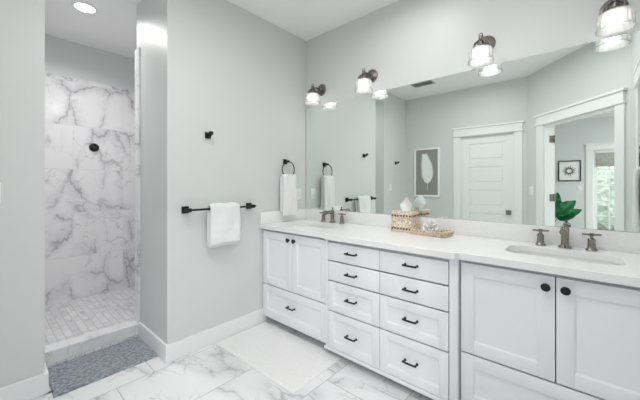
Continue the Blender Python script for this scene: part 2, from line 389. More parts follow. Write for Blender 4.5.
# baseboards
BH, BT = .125, .016
def base(name, x0, x1, y0, y1, mtx=None):
    bm = B(); box(bm, x0, x1, y0, y1, 0, BH, .003, mtx); return struct(name, bm, 'trim')
base('baseboard_left', 0, BT, YW-BT, -.535)
base('baseboard_left_end', -.528, 0, YW-BT, YW)
base('baseboard_near', XN, XN+BT, YF, YN+BT)
base('baseboard_near_end', -.528, XN, YN, YN+BT)
base('baseboard_front', XN+BT, DX0-.107, YF, YF+BT)
base('baseboard_front_corner', DX1+.107, C0.x, YF, YF+BT)
base('baseboard_doorway', .01, S0-.12, -BT, 0, DM)
base('baseboard_right_end', S1+.097, SL-.01, -BT, 0, DM)
base('baseboard_right', XR-BT, XR, -1.68, RY0-.107)

# bedroom behind the doorway
YB = -6.26
GX0, GX1, GZ1 = 2.30, 3.00, 1.965
bm = B(); box(bm, -.2, GX0, YB-.12, YB, 0, H); box(bm, GX1, 5.5, YB-.12, YB, 0, H); box(bm, GX0, GX1, YB-.12, YB, GZ1, H); struct('wall_bedroom_far', bm, 'bed')
bm = B(); box(bm, -.32, -.2, YB-.12, YF-.12, 0, H); struct('wall_bedroom_left', bm, 'bed')
bm = B(); box(bm, XR+.12, 5.5, -1.74, -1.62, 0, H); struct('wall_bedroom_near', bm, 'bed')
bm = B(); box(bm, 5.5, 5.62, YB-.12, -5.6, 0, H); box(bm, 5.5, 5.62, -2.3, -1.62, 0, H); box(bm, 5.5, 5.62, -5.6, -2.3, 0, .5); box(bm, 5.5, 5.62, -5.6, -2.3, 2.35, H); struct('wall_bedroom_right', bm, 'bed')
bm = B()
for y0, y1, k in ((YB, YB+.05, 0), ):
    box(bm, -.2, 5.5, YB, YB+.03, H-.11, H, .004); box(bm, -.2, 5.5, YB, YB+.075, H-.04, H, .004)
struct('trim_crown_bedroom', bm, 'trim')
BMx = Matrix(((1, 0, 0, 0), (0, -1, 0, YB), (0, 0, 1, 0), (0, 0, 0, 1)))
casing('trim_window_bedroom', None, GX0, GX1, GZ1, BMx)
base('baseboard_bedroom', -.2, GX0-.11, YB, YB+BT)
# window_1: glazed door with a grid of panes
bm = B(); y0, y1 = YB-.08, YB-.04; gx0, gx1, gz0, gz1 = 2.372, 2.928, .27, 1.88
box(bm, GX0+.012, gx0, y0, y1, .01, GZ1-.01); box(bm, gx1, GX1-.012, y0, y1, .01, GZ1-.01); box(bm, gx0, gx1, y0, y1, .01, gz0); box(bm, gx0, gx1, y0, y1, gz1, GZ1-.01)
for i in (1, 2):
    x = gx0+(gx1-gx0)*i/3; box(bm, x-.011, x+.011, y0, y1, gz0, gz1)
for i in range(1, 5):
    z = gz0+(gz1-gz0)*i/5; box(bm, gx0, gx1, y0+.002, y1-.002, z-.011, z+.011)
w1 = struct('window_1', bm, 'trim')
bm = B(); box(bm, gx0, gx1, YB-.062, YB-.058, gz0, gz1); obj('pane', bm, 'glass', w1, False)
# added_window: unseen side-wall window, added to let daylight into the bedroom
bm = B()
for a in (-5.6, -4.53, -3.42, -2.35): box(bm, 5.53, 5.59, a, a+.05, .5, 2.35)
box(bm, 5.53, 5.59, -5.6, -2.3, .5, .55); box(bm, 5.53, 5.59, -5.6, -2.3, 2.3, 2.35)
w2 = struct('window_2', bm, 'trim')
bm = B(); box(bm, 5.556, 5.562, -5.55, -2.35, .55, 2.3); obj('pane', bm, 'glass', w2, False)
bm = B(); box(bm, -4, 14, -14, YB-.12, -.3, -.12); struct('floor_terrace', bm, 'deck')

# ------------------------------------------------------------------ vanity cabinets
YS, YC = -.572, -.597            # door faces of the sink cabinets and of the drawer cabinet
ZT, ZB = .836, .076
def carcass(name, x0, x1, yf, parent):
    bm = B(); t = .018
    box(bm, x0, x0+t, yf, -.004, ZB, .850); box(bm, x1-t, x1, yf, -.004, ZB, .850)
    box(bm, x0+t, x1-t, yf, -.004, ZB, ZB+t); box(bm, x0+t, x1-t, -.02, -.004, ZB+t, .850)
    box(bm, x0+t, x1-t, yf+.012, yf+.03, ZT-.02, .850)
    return obj(name, bm, 'cab', parent, False)
def front(name, x0, x1, z0, z1, yf, parent, rail=.0, depth=.009):
    """door or drawer front, its face at yf; rail>0 gives a framed recessed panel"""
    bm = B(); t = .02
    if rail:
        r = rail
        box(bm, x0, x0+r, yf, yf+t, z0, z1, .0015); box(bm, x1-r, x1, yf, yf+t, z0, z1, .0015)
        box(bm, x0+r, x1-r, yf, yf+t, z0, z0+r, .0015); box(bm, x0+r, x1-r, yf, yf+t, z1-r, z1, .0015)
        a, b, c, d = x0+r, x1-r, z0+r, z1-r; s = .007
        # sloped moulding down to the panel
        o = [bm.verts.new(p) for p in ((a, yf+.003, c), (b, yf+.003, c), (b, yf+.003, d), (a, yf+.003, d))]
        i = [bm.verts.new(p) for p in ((a+s, yf+depth, c+s), (b-s, yf+depth, c+s), (b-s, yf+depth, d-s), (a+s, yf+depth, d-s))]
        for k in range(4): bm.faces.new((o[k], o[(k+1) % 4], i[(k+1) % 4], i[k]))
        bm.faces.new(i)
    else: box(bm, x0, x1, yf, yf+t, z0, z1, .002)
    return obj(name, bm, 'cab', parent)
def knob(parent, x, z, yf):
    bm = B(); lathe(bm, [(0, .026), (.012, .0255), (.0178, .022), (.0184, .018), (.012, .013), (.006, .009), (.006, .003), (.010, 0), (0, 0)], 24, T(x, yf, z) @ RX(PI/2))
    return obj('knob', bm, 'black', parent)
def pull(parent, x, z, yf, w=.086):
    bm = B(); h = w/2
    tube(bm, [(x-h, yf-.026, z), (x-h+.02, yf-.030, z), (x+h-.02, yf-.030, z), (x+h, yf-.026, z)], .0058, 10)
    for s in (-1, 1):
        lathe(bm, [(0, .030), (.0065, .029), (.0055, .02), (.0055, .008), (.008, .003), (.008, 0), (0, 0)], 12, T(x+s*(h-.006), yf, z) @ RX(PI/2))
    return obj('pull', bm, 'black', parent)
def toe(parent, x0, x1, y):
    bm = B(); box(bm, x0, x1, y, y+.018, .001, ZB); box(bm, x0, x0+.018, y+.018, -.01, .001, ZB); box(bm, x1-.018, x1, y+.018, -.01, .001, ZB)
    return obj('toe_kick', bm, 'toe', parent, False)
G = .0045
def sink_cabinet(x0, x1, label):
    t = thing('sink_cabinet', label, 'cabinet', (x0, 0, 0)); w = x1-x0
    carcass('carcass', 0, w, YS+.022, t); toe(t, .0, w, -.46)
    bm = B(); box(bm, 0, w, YS+.006, YS+.03, .064, .079, .001); obj('base_rail', bm, 'cab', t)
    zs = .359; mid = w/2
    for a, b, kx in ((.006, mid-G/2, mid-.035), (mid+G/2, w-.006, mid+.035)):
        d = front('door', a, b, zs+G, ZT-.004, YS, t, .062); knob(d, kx, .785, YS)
    d = front('drawer', .006, w-.006, ZB+.006, zs-G, YS, t, .062); pull(d, mid, .232, YS)
    return t
sink_cabinet(.004, .772, 'white two-door sink cabinet with one bottom drawer, next to the towel wall')
sink_cabinet(1.697, 2.508, 'white two-door sink cabinet nearest the camera, under the basin reflecting the open doorway')
cx0, cx1 = .778, 1.694
t = thing('drawer_cabinet', 'white centre cabinet with two columns of four drawers, standing slightly forward', 'cabinet', (cx0, 0, 0))
w = cx1-cx0
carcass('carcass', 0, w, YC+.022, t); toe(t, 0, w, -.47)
bm = B(); box(bm, -.012, w, YC-.006, YC+.03, .052, .072, .002); obj('base_rail', bm, 'cab', t)
for a, b in ((0, .018), (w-.043, w)):
    bm = B(); box(bm, a, b, YC, YC+.022, .07, .850, .0015); obj('stile', bm, 'cab', t)
rows = ((.698, ZT-.004, 0, .774), (.555, .698, 0, .630), (.338, .555, .05, .454), (.072, .338, .05, .206))
xm = 1.222-cx0
for a, b in ((.022, xm-G/2), (xm+G/2, w-.048)):
    for z0, z1, rl, pz in rows:
        d = front('drawer', a, b, z0+G, z1-G, YC, t, rl); pull(d, (a+b)/2, pz, YC)

# ------------------------------------------------------------------ countertop, basins, mirror
def rrect(x0, x1, y0, y1, r, n=8):
    pts = []
    for cx, cy, a0 in ((x1-r, y1-r, 0), (x0+r, y1-r, PI/2), (x0+r, y0+r, PI), (x1-r, y0+r, 1.5*PI)):
        for k in range(n+1): a = a0+PI/2*k/n; pts.append((cx+r*math.cos(a), cy+r*math.sin(a)))
    return pts
SK = [(.17, .645), (1.868, 2.335)]; SY0, SY1 = -.425, -.145; ZC = .890
bm = B(); es = []
def loop(pts, z):
    vs = [bm.verts.new((x, y, z)) for x, y in pts]
    for i in range(len(vs)): es.append(bm.edges.new((vs[i], vs[(i+1) % len(vs)])))
loop([(.001, -.001), (.001, -.602), (.775, -.602), (.790, -.628), (1.688, -.628), (1.702, -.602), (XR-.001, -.602), (XR-.001, -.001)], ZC)
for a, b in SK: loop(rrect(a, b, SY0, SY1, .085), ZC)
bmesh.ops.triangle_fill(bm, use_beauty=True, use_dissolve=False, edges=es)
r = bmesh.ops.extrude_face_region(bm, geom=list(bm.faces))
bmesh.ops.translate(bm, vec=(0, 0, -.038), verts=[v for v in r['geom'] if isinstance(v, bmesh.types.BMVert)])
ct = thing('countertop', 'long white quartz countertop with two basin cut-outs across all three cabinets', 'countertop', (0, 0, 0))
o = obj('slab', bm, 'quartz', ct)
bv = o.modifiers.new('edge', 'BEVEL'); bv.width = .003; bv.segments = 2; bv.limit_method = 'ANGLE'; bv.angle_limit = math.radians(50)
bm = B(); box(bm, .021, XR-.021, -.019, -.0005, ZC+.0005, .9965, .0015); obj('backsplash', bm, 'quartz', ct)
for nm, a, b in (('a', .001, .02), ('b', XR-.02, XR-.001)):
    bm = B(); box(bm, a, b, -.600, -.001, ZC+.0005, .9965, .0015); obj('side_splash', bm, 'quartz', ct)
for (a, b), lab in zip(SK, ('white undermount basin in the counter beside the towel ring and towel wall', 'white undermount basin in the counter nearest the camera')):
    t = thing('sink', lab, 'sink', ((a+b)/2, (SY0+SY1)/2, ZC-.04)); hw, hd = (b-a)/2, (SY1-SY0)/2
    bm = B(); rings = []
    for gx, z, rr in ((.02, 0.001, .10), (.004, 0.001, .088), (.004, -.02, .088), (-.002, -.08, .085), (-.02, -.12, .08), (-.06, -.137, .05), (-.10, -.141, .03)):
        rings.append([bm.verts.new((x, y, z)) for x, y in rrect(-hw-gx, hw+gx, -hd-gx, hd+gx, rr)])
    for p, q in zip(rings, rings[1:]):
        for i in range(len(p)): j = (i+1) % len(p); bm.faces.new((p[i], p[j], q[j], q[i]))
    bm.faces.new(rings[-1]); o = obj('basin', bm, 'ceramic', t)
    bm = B(); lathe(bm, [(0, -.139), (.02, -.138), (.023, -.1375), (.023, -.1405), (0, -.1405)], 24); obj('drain', bm, 'nickel', t)
# mirror
mt = thing('mirror', 'wide frameless wall mirror above the long white counter', 'mirror', (0, 0, .998))
bm = B(); box(bm, .003, XR-.003, -.0066, -.0008, 0, 1.047, .0008); obj('mirror_glass', bm, 'mirror', mt, False)
bm = B(); box(bm, .0005, .0034, -.0072, -.0008, 0, 1.047); obj('mirror_edge', bm, 'dark', mt, False)
for x, z in ((.30, 1.047), (.95, 1.047), (1.62, 1.047), (2.2, 1.047), (.5, 0), (1.3, 0), (2.1, 0)):
    bm = B(); s = 1 if z else -1; a, b = (z-.006, z+.006) if z else (.0005, .009)
    box(bm, x-.012, x+.012, -.0095, -.0068, a, b, .0006); obj('mirror_clip', bm, 'slat', mt)

# ------------------------------------------------------------------ faucets
def faucet(x, y, label):
    t = thing('faucet', label, 'faucet', (x, y, ZC+.0003), 0, 'widespread faucets')
    bm = B()
    lathe(bm, [(0, 0), (.032, 0), (.0325, .005), (.028, .010), (.0215, .014), (.0185, .019), (.018, .04), (.018, .085), (.019, .088), (.019, .112), (.016, .116), (0, .116)], 28)
    lathe(bm, [(0, 0), (.0195, 0), (.0205, .004), (.0205, .014), (.019, .018), (.0165, .019), (.0165, .115), (.019, .117), (.0195, .124), (0, .124)], 24, T(0, .008, .100) @ RX(PI/2))
    obj('spout', bm, 'nickel', t)
    bm = B(); tube(bm, [(0, -.104, .098), (0, -.104, .080)], .011, 16); obj('aerator', bm, 'nickel', t)
    bm = B(); lathe(bm, [(0, .118), (.0045, .118), (.0045, .128), (.0075, .131), (.008, .138), (.006, .142), (0, .143)], 16, T(0, .004, 0)); obj('lift_rod', bm, 'nickel', t)
    for s in (-1, 1):
        bm = B(); lathe(bm, [(0, 0), (.026, 0), (.0265, .005), (.023, .010), (.019, .014), (.018, .026), (.0165, .050), (.0175, .054), (.0175, .060), (.013, .066), (.008, .069), (.008, .080), (0, .080)], 24, T(s*.112, 0, 0))
        h = obj('handle', bm, 'nickel', t)
        bm = B(); a = math.radians(12)
        for k in (0, 1):
            d = Vector((math.cos(a+k*PI/2), math.sin(a+k*PI/2), 0)); L = .040 if k == 0 else .022
            pts = [Vector((s*.112, 0, .086))+d*u for u in (-L, -L*.75, -.008, .008, L*.75, L)]
            tube(bm, pts, [.0055, .0052, .0058, .0058, .0052, .0055], 10)
        lathe(bm, [(0, .078), (.0095, .079), (.0105, .086), (.0085, .094), (0, .096)], 16, T(s*.112, 0, 0))
        obj('lever', bm, 'nickel', h)
faucet(.418, -.078, 'brushed nickel faucet with two handles beside the towel ring')
faucet(2.114, -.078, 'brushed nickel faucet with two handles in front of the mirrored doorway')

# ------------------------------------------------------------------ wall sconces
def sconce(x, label):
    z0 = 2.195; yo = -.132
    t = thing('wall_sconce', label, 'wall light', (x, 0, z0), 0, 'sconces above the mirror')
    bm = B(); lathe(bm, [(0, .018), (.030, .017), (.036, .013), (.050, .011), (.057, .007), (.058, 0.0005), (0, .0005)], 36, RX(PI/2))
    lathe(bm, [(0, .034), (.016, .032), (.022, .024), (.022, .012), (0, .012)], 24, RX(PI/2)); obj('backplate', bm, 'dark_nickel', t)
    bm = B(); tube(bm, [(0, -.025, 0), (0, -.06, .004), (0, -.10, .0), (0, yo, -.012)], [.010, .008, .008, .010], 14)
    for s in (-1, 1): tube(bm, [(s*.008, -.03, -.012), (s*.016, -.07, -.03), (s*.020, -.105, -.035), (s*.018, yo+.01, -.045)], .004, 8)
    obj('arm', bm, 'dark_nickel', t)
    bm = B(); lathe(bm, [(0, .012), (.013, .010), (.014, -.004), (.011, -.02), (.018, -.028), (.020, -.050), (.030, -.056), (.046, -.060), (.050, -.066), (.050, -.082), (.046, -.082), (.046, -.068), (0, -.064)], 36, T(0, yo, 0))
    for k in range(8):
        a = 2*PI*k/8; c, s = math.cos(a), math.sin(a)
        tube(bm, [(.047*c, yo+.047*s, -.064), (.042*c, yo+.042*s, -.040), (.024*c, yo+.024*s, -.026), (.012*c, yo+.012*s, -.016)], .0042, 8)
    obj('shade_holder', bm, 'dark_nickel', t)
    bm = B(); lathe(bm, [(0, .010), (.005, .009), (.006, .006), (.009, .002), (.009, -.004), (0, -.004)], 16, T(0, yo, 0))
    tube(bm, [(.011*math.cos(a), yo, .017+.011*math.sin(a)) for a in [2*PI*k/20 for k in range(20)]], .003, 8, closed=True); obj('finial', bm, 'dark_nickel', t)
    outer = [(.047, -.068), (.060, -.072), (.067, -.082), (.070, -.098), (.071, -.122), (.073, -.146), (.076, -.158)]
    inner = [(r-.0035, z) for r, z in outer[::-1]]
    prof = outer+inner
    bm = B(); lathe(bm, prof, 72, T(0, yo, 0), ripple=lambda k, i: 1+(.016 if 1 < k < 12 else 0)*math.cos(18*2*PI*i/72)); obj('glass_shade', bm, 'shade_glass', t)
    bm = B(); lathe(bm, [(0, -.058), (.013, -.060), (.014, -.085), (0, -.087)], 16, T(0, yo, 0)); obj('socket', bm, 'plastic', t)
    bm = B(); lathe(bm, [(0, -.087), (.013, -.088), (.016, -.094), (.026, -.105), (.030, -.117), (.027, -.131), (.016, -.142), (0, -.146)], 24, T(0, yo, 0)); obj('bulb', bm, 'bulb', t)
for x, l in ((.215, 'nickel wall sconce with glass shade, first one out from the towel wall corner'), (.800, 'nickel wall sconce with glass shade, second one out from the towel wall corner'),
             (1.695, 'nickel wall sconce with glass shade, third one out from the towel wall corner'), (2.315, 'nickel wall sconce with glass shade nearest the camera, cut by the top of the photo')):
    sconce(x, l)

# ------------------------------------------------------------------ shower lamp, added fill lamps and vent
def can(x, y, m, label, watts, spread):
    t = thing('recessed_light', label, 'ceiling light', (x, y, H))
    bm = B(); lathe(bm, [(.068, -.0008), (.090, -.0008), (.091, -.004), (.087, -.008), (.071, -.008), (.068, -.003), (.068, -.0008)], 48); obj('trim_ring', bm, 'plastic', t)
    bm = B(); lathe(bm, [(0, -.005), (.055, -.0048), (.068, -.003), (.068, -.0012), (0, -.0012)], 48); obj('lens', bm, m, t)
    l = bpy.data.lights.new('downlight', 'AREA'); l.shape = 'DISK'; l.size = .14; l.energy = watts; l.spread = math.radians(spread); l.color = (1, .985, .965)
    lo = bpy.data.objects.new('downlight', l); COL.objects.link(lo); lo.parent = t; lo.location = (0, 0, -.007)
can(-.99, -1.68, 'glow_shower', 'round white recessed ceiling light over the marble shower', SHOWER_W, 150)
can(1.25, -.56, 'glow', 'round white recessed ceiling light above the front of the drawer cabinet', FILL_W*.4, 165)  # this and the next two are unseen lamps added to fill the bathroom
can(1.00, -1.78, 'glow', 'round white recessed ceiling light over the open floor beside the shower entry', FILL_W*1.25, 176)
can(1.85, -1.25, 'glow', 'round white recessed ceiling light over the floor near the open doorway', FILL_W, 176)
can(3.5, -3.4, 'glow', 'round white recessed ceiling light in the bedroom, the one nearer the doorway', BED_FILL_W, 176)  # both bedroom lamps are unseen, added to make up for weak daylight
can(4.3, -5.0, 'glow', 'round white recessed ceiling light in the bedroom, the one nearer the large window', BED_FILL_W, 176)
t = thing('ceiling_vent', 'grey louvred ceiling vent seen at the top of the mirror', 'vent', (.37, -2.13, H))
bm = B(); 
for a, b, c, d in ((-.16, .16, -.09, -.07), (-.16, .16, .07, .09), (-.16, -.14, -.07, .07), (.14, .16, -.07, .07)): box(bm, a, b, c, d, -.008, -.0005, .001)
obj('vent_frame', bm, 'slat', t)
bm = B(); box(bm, -.14, .14, -.07, .07, -.0015, -.0005); obj('backing', bm, 'dark', t, False)
for k in range(7):
    bm = B(); box(bm, -.14, .14, -.0075, .0075, -.0008, .0008, 0, T(0, -.06+.02*k, -.0065) @ RX(-.9)); obj('slat', bm, 'slat', t)

# ------------------------------------------------------------------ towel rail, rings, hooks, plates
def rosette(bm, mtx, s=.024, d=.012):
    box(bm, -s, s, -s, s, 0, d, .003, mtx); box(bm, -.012, .012, -.012, .012, d, d+.030, .003, mtx)
WX = RY(PI/2)                        # local z -> world +x
t = thing('towel_rail', 'black towel rail with square ends on the pale wall', 'towel rail', (0, -.999, 1.062))
bm = B(); tube(bm, [(.062, -.308, 0), (.062, .308, 0)], .0078, 14); obj('bar', bm, 'black', t)
for s in (-1, 1):
    bm = B(); mt_ = T(.0005, s*.277, 0) @ WX; rosette(bm, mt_, .026, .012); box(bm, -.014, .014, -.014, .014, .042, .078, .003, mt_); obj('bracket', bm, 'black', t)

def drape(name, prof, w, th, n=18, seed=0, flare=None, lump=.004):
    """cloth hung along y: prof is the (x, z) centre line of the hang, swept over width w with thickness th"""
    bm = B(); rnd = random.Random(seed); ph = [rnd.uniform(0, 6.3) for _ in range(8)]
    P = [Vector((x, 0, z)) for x, z in prof]; m = len(P); rows = []
    nor = []
    for i in range(m):
        d = (P[min(i+1, m-1)]-P[max(i-1, 0)]).normalized(); nor.append(Vector((d.z, 0, -d.x)))
    for side in (1, -1):
        row = []
        for i in range(m):
            r = []
            for j in range(n+1):
                u = j/n*2-1
                e = math.sqrt(max(0, 1-abs(u)**10))
                s = flare(i/(m-1)) if flare else 1
                k = lump*(math.sin(5*u+ph[0]+i*.35)+.6*math.sin(9*u+ph[1]-i*.22)+.5*math.sin(3*u+ph[2]))
                p = P[i]+nor[i]*(side*th*.5*(.35+.65*e)+k)+Vector((0, u*w*.5*s, lump*.8*math.sin(4*u+ph[3]) if i in (0, m-1) else 0))
                r.append(bm.verts.new(p))
            row.append(r)
        rows.append(row)
    A, Bk = rows
    for i in range(m-1):
        for j in range(n):
            bm.faces.new((A[i][j], A[i][j+1], A[i+1][j+1], A[i+1][j])); bm.faces.new((Bk[i][j], Bk[i+1][j], Bk[i+1][j+1], Bk[i][j+1]))
        for j in (0, n): bm.faces.new((A[i][j], A[i+1][j], Bk[i+1][j], Bk[i][j]))
    for i in (0, m-1):
        for j in range(n): bm.faces.new((A[i][j], A[i][j+1], Bk[i][j+1], Bk[i][j]))
    return bm
def hang(xb, xf, zt, zb_back, zb_front, n=14, bulge=0):
    """profile up the back, over the rail, down the front"""
    c = (xb+xf)/2; r = (xf-xb)/2; pts = []
    for k in range(n): pts.append((xb, zb_back+(zt-r-zb_back)*k/n))
    for k in range(9): a = PI-PI*k/8; pts.append((c+r*math.cos(a), zt-r+r*math.sin(a)))
    for k in range(1, n+1): u = k/n; pts.append((xf+bulge*math.sin(u*2.6), zt-r-(zt-r-zb_front)*u))
    return pts
def soft(o, lv=1):
    s = o.modifiers.new('soft', 'SUBSURF'); s.levels = lv; s.render_levels = lv
t = thing('bath_towel', 'white folded bath towel draped over the black towel rail', 'towel', (.062, -.995, 1.062))
bm = drape('x', hang(-.022, .026, .030, -.285, -.272, 16, .006), .262, .024, 20, 1)
# woven border bands pressed into the front
for v in bm.verts:
    if v.co.x > .03 and (-.150 < v.co.z < -.118 or -.195 < v.co.z < -.178): v.co.x -= .004
soft(obj('towel_outer_fold', bm, 'towel', t))
bm = drape('x', [(.004+.006*math.sin(k*.5), -.025-.272*k/12) for k in range(13)], .252, .016, 18, 4); soft(obj('towel_inner_fold', bm, 'towel', t))

def towel_ring(loc, rz, label):
    t = thing('towel_ring', label, 'towel ring', loc, rz, 'black towel rings')
    bm = B(); mt_ = T(.0005, 0, 0) @ WX; rosette(bm, mt_, .024, .012); box(bm, -.011, .011, -.011, .011, .040, .062, .003, mt_); obj('rosette', bm, 'black', t)
    bm = B(); R = .078; tube(bm, [(.052, R*math.sin(2*PI*k/40), -R+R*math.cos(2*PI*k/40)) for k in range(40)], .0052, 10, closed=True); obj('ring', bm, 'black', t)
def hand_towel(loc, rz, label):
    t = thing('hand_towel', label, 'towel', loc, rz, 'white hand towels')
    bm = drape('x', hang(-.016, .020, .024, -.335, -.365, 16, .008), .180, .020, 18, 2, flare=lambda u: .93+.10*min(1, abs(u-.5)*2.2), lump=.003); soft(obj('towel_outer_fold', bm, 'towel', t))
    bm = drape('x', [(.002+.004*math.sin(k*.6), -.012-.315*k/12) for k in range(13)], .185, .010, 14, 6, flare=lambda u: .90+.20*u, lump=.003); soft(obj('towel_inner_fold', bm, 'towel', t))
towel_ring((0, -.300, 1.470), 0, 'black towel ring on the towel rail wall, between rail and mirror')
hand_towel((.052, -.300, 1.470-.156), 0, 'white hand towel hanging from the ring on the towel rail wall')
towel_ring((XR, -.47, 1.478), PI, 'black towel ring on the wall beyond the sink nearest the camera')
hand_towel((XR-.052, -.47, 1.478-.156), PI, 'white hand towel glimpsed at the camera end of the mirror')
def hook(loc, rz, label):
    t = thing('robe_hook', label, 'hook', loc, rz, 'black robe hooks')
    bm = B(); mt_ = T(.0005, 0, 0) @ WX; rosette(bm, mt_, .024, .011); obj('rosette', bm, 'black', t)
    bm = B(); tube(bm, [(.038, 0, 0), (.048, 0, .003), (.055, 0, .010)], [.009, .009, .012], 12); box(bm, .044, .066, -.014, .014, .000, .026, .003); obj('peg', bm, 'black', t)
hook((0, -1.100, 1.628), 0, 'black robe hook high on the wall above the towel rail')
hook((XN, -2.410, 1.612), 0, 'black robe hook seen in the mirror above a light switch')
t = thing('shower_valve', 'round black valve trim on the marble shower wall', 'shower valve', (XB+.0125, -1.44, 1.655))
bm = B(); lathe(bm, [(0, .012), (.03, .012), (.044, .008), (.046, .0005), (0, .0005)], 32, WX); obj('escutcheon', bm, 'black', t)
bm = B(); lathe(bm, [(0, .05), (.016, .049), (.019, .045), (.019, .012), (0, .012)], 24, WX); obj('valve_knob', bm, 'black', t)

def plate(name, loc, rz, label, cat, kind):
    """wall plate standing out along local +x"""
    t = thing(name, label, cat, loc, rz)
    bm = B(); box(bm, .0005, .006, -.036, .036, -.058, .058, .002); obj('cover_plate', bm, 'plastic', t)
    if kind == 'switch':
        bm = B(); box(bm, .006, .009, -.016, .016, -.033, .033, .0015, T(0, 0, 0) @ RY(.03)); obj('rocker', bm, 'plastic', t)
    else:
        bm = B(); box(bm, .006, .008, -.017, .017, -.034, .034, .001); obj('receptacle', bm, 'plastic', t)
        for s in (-1, 1):
            bm = B()
            for dy in (-.006, .006): box(bm, .0078, .0083, dy-.001, dy+.001, s*.018-.004, s*.018+.004)
            obj('socket_slots', bm, 'dark', t, False)
    return t
plate('outlet', (0, -.115, 1.150), 0, 'white power outlet on the wall between the hand towel and the mirror', 'outlet', 'outlet')
plate('light_switch', (XN, -2.232, 1.200), 0, 'white light switch below a robe hook, at the edge of the near wall', 'light switch', 'switch')
p_ = DM @ Vector((.105, 0, 1.165))
plate('light_switch', p_, math.atan2(-DN.y, -DN.x), 'white light switch in the mirror between the panelled door and the open doorway', 'light switch', 'switch')
plate('light_switch', (2.09, YB, 1.17), PI/2, 'white light switch in the bedroom below the starburst picture', 'light switch', 'switch')

# ------------------------------------------------------------------ things on the counter
ZK = ZC+.0008
t = thing('tissue_box_cover', 'square woven seagrass tissue box cover on the counter', 'tissue box', (1.162, -.113, ZK))
bm = B(); w = .082; d = .066; h = .148
box(bm, -w, w, -d, -d+.006, 0, h, .002); box(bm, -w, w, d-.006, d, 0, h, .002); box(bm, -w, -w+.006, -d+.006, d-.006, 0, h, .002); box(bm, w-.006, w, -d+.006, d-.006, 0, h, .002)
obj('woven_wall', bm, 'wicker', t)
bm = B(); box(bm, -w, -.03, -d, d, h, h+.006, .002); box(bm, .03, w, -d, d, h, h+.006, .002); box(bm, -.03, .03, -d, -.02, h, h+.006, .002); box(bm, -.03, .03, .02, d, h, h+.006, .002); obj('woven_lid', bm, 'wicker', t)
for zz in (.026, .122):
    bm = B(); n = 7
    for k in range(n):
        u = -w+2*w*(k+.5)/n
        for sy in (-1, 1): box(bm, u-.0075, u+.0075, sy*d-.0015, sy*d+.0015, zz-.0065, zz+.0065, .001)
    for k in range(6):
        u = -d+2*d*(k+.5)/6
        for sx in (-1, 1): box(bm, sx*w-.0015, sx*w+.0015, u-.007, u+.007, zz-.0065, zz+.0065, .001)
    obj('dark_band', bm, 'wicker_dark', t)
for zz in (.012, .040, .108, .137):
    bm = B(); tube(bm, [(x, y, zz) for x, y in rrect(-w-.001, w+.001, -d-.001, d+.001, .008, 3)], .0032, 8, closed=True); obj('braid', bm, 'tray', t)
def tissue():
    bm = B(); rows = []
    for i in range(13):
        v = i/12; row = []
        for j in range(13):
            u = j/12*2-1
            wd = .022+.030*math.sin(min(1, v*1.3)*PI*.5)-.014*max(0, v-.7)/.3*(1+.0*u)
            x = u*wd+.012*v*v+.012; y = .014*math.sin(u*2.2+v*3)*(.3+v)+.012*(1-u*u)*math.sin(v*3)-.02*v*v
            z = h-.01+v*.128*(1-.22*u*u*v)-.012*abs(u)*v
            row.append(bm.verts.new((x, y, z)))
        rows.append(row)
    for a, b in zip(rows, rows[1:]):
        for j in range(12): bm.faces.new((a[j], a[j+1], b[j+1], b[j]))
    return bm
o = obj('tissue', tissue(), 'tissue'); o.location = (1.162, -.113, ZK); tag(o, 'white tissue sticking up out of the woven box', 'tissue')
so = o.modifiers.new('thickness', 'SOLIDIFY'); so.thickness = .0012; soft(o)

t = thing('tray', 'low rectangular rattan tray on the counter beside the tissue box', 'tray', (1.378, -.142, ZK), math.radians(-5))
w, d = .122, .072
bm = B(); box(bm, -w, w, -d, d, 0, .008, .002); obj('tray_base', bm, 'tray', t)
for nm, rr in (('side', 0), ):
    bm = B()
    for k in range(4):
        tube(bm, [(x, y, .009+.0078*k) for x, y in rrect(-w-.001*k, w+.001*k, -d-.001*k, d+.001*k, .012, 4)], .0046, 8, closed=True)
    n = 26
    for k in range(n):
        u = -w+2*w*(k+.5)/n
        for sy in (-1, 1): tube(bm, [(u, sy*(d+.002), .003), (u+.006, sy*(d+.0055), .018), (u+.002, sy*(d+.004), .034)], .0026, 6)
    for k in range(15):
        u = -d+2*d*(k+.5)/15
        for sx in (-1, 1): tube(bm, [(sx*(w+.002), u, .003), (sx*(w+.0055), u+.005, .018), (sx*(w+.004), u+.002, .034)], .0026, 6)
    obj('woven_rim', bm, 'tray', t)
t = thing('flower', 'white ruffled flower ornament lying in the rattan tray', 'ornament', (1.372, -.135, ZK+.0085))
bm = B(); lathe(bm, [(0, 0), (.03, 0), (.036, .008), (.03, .024), (.015, .036), (0, .04)], 20); obj('flower_core', bm, 'coral', t)
rnd = random.Random(3)
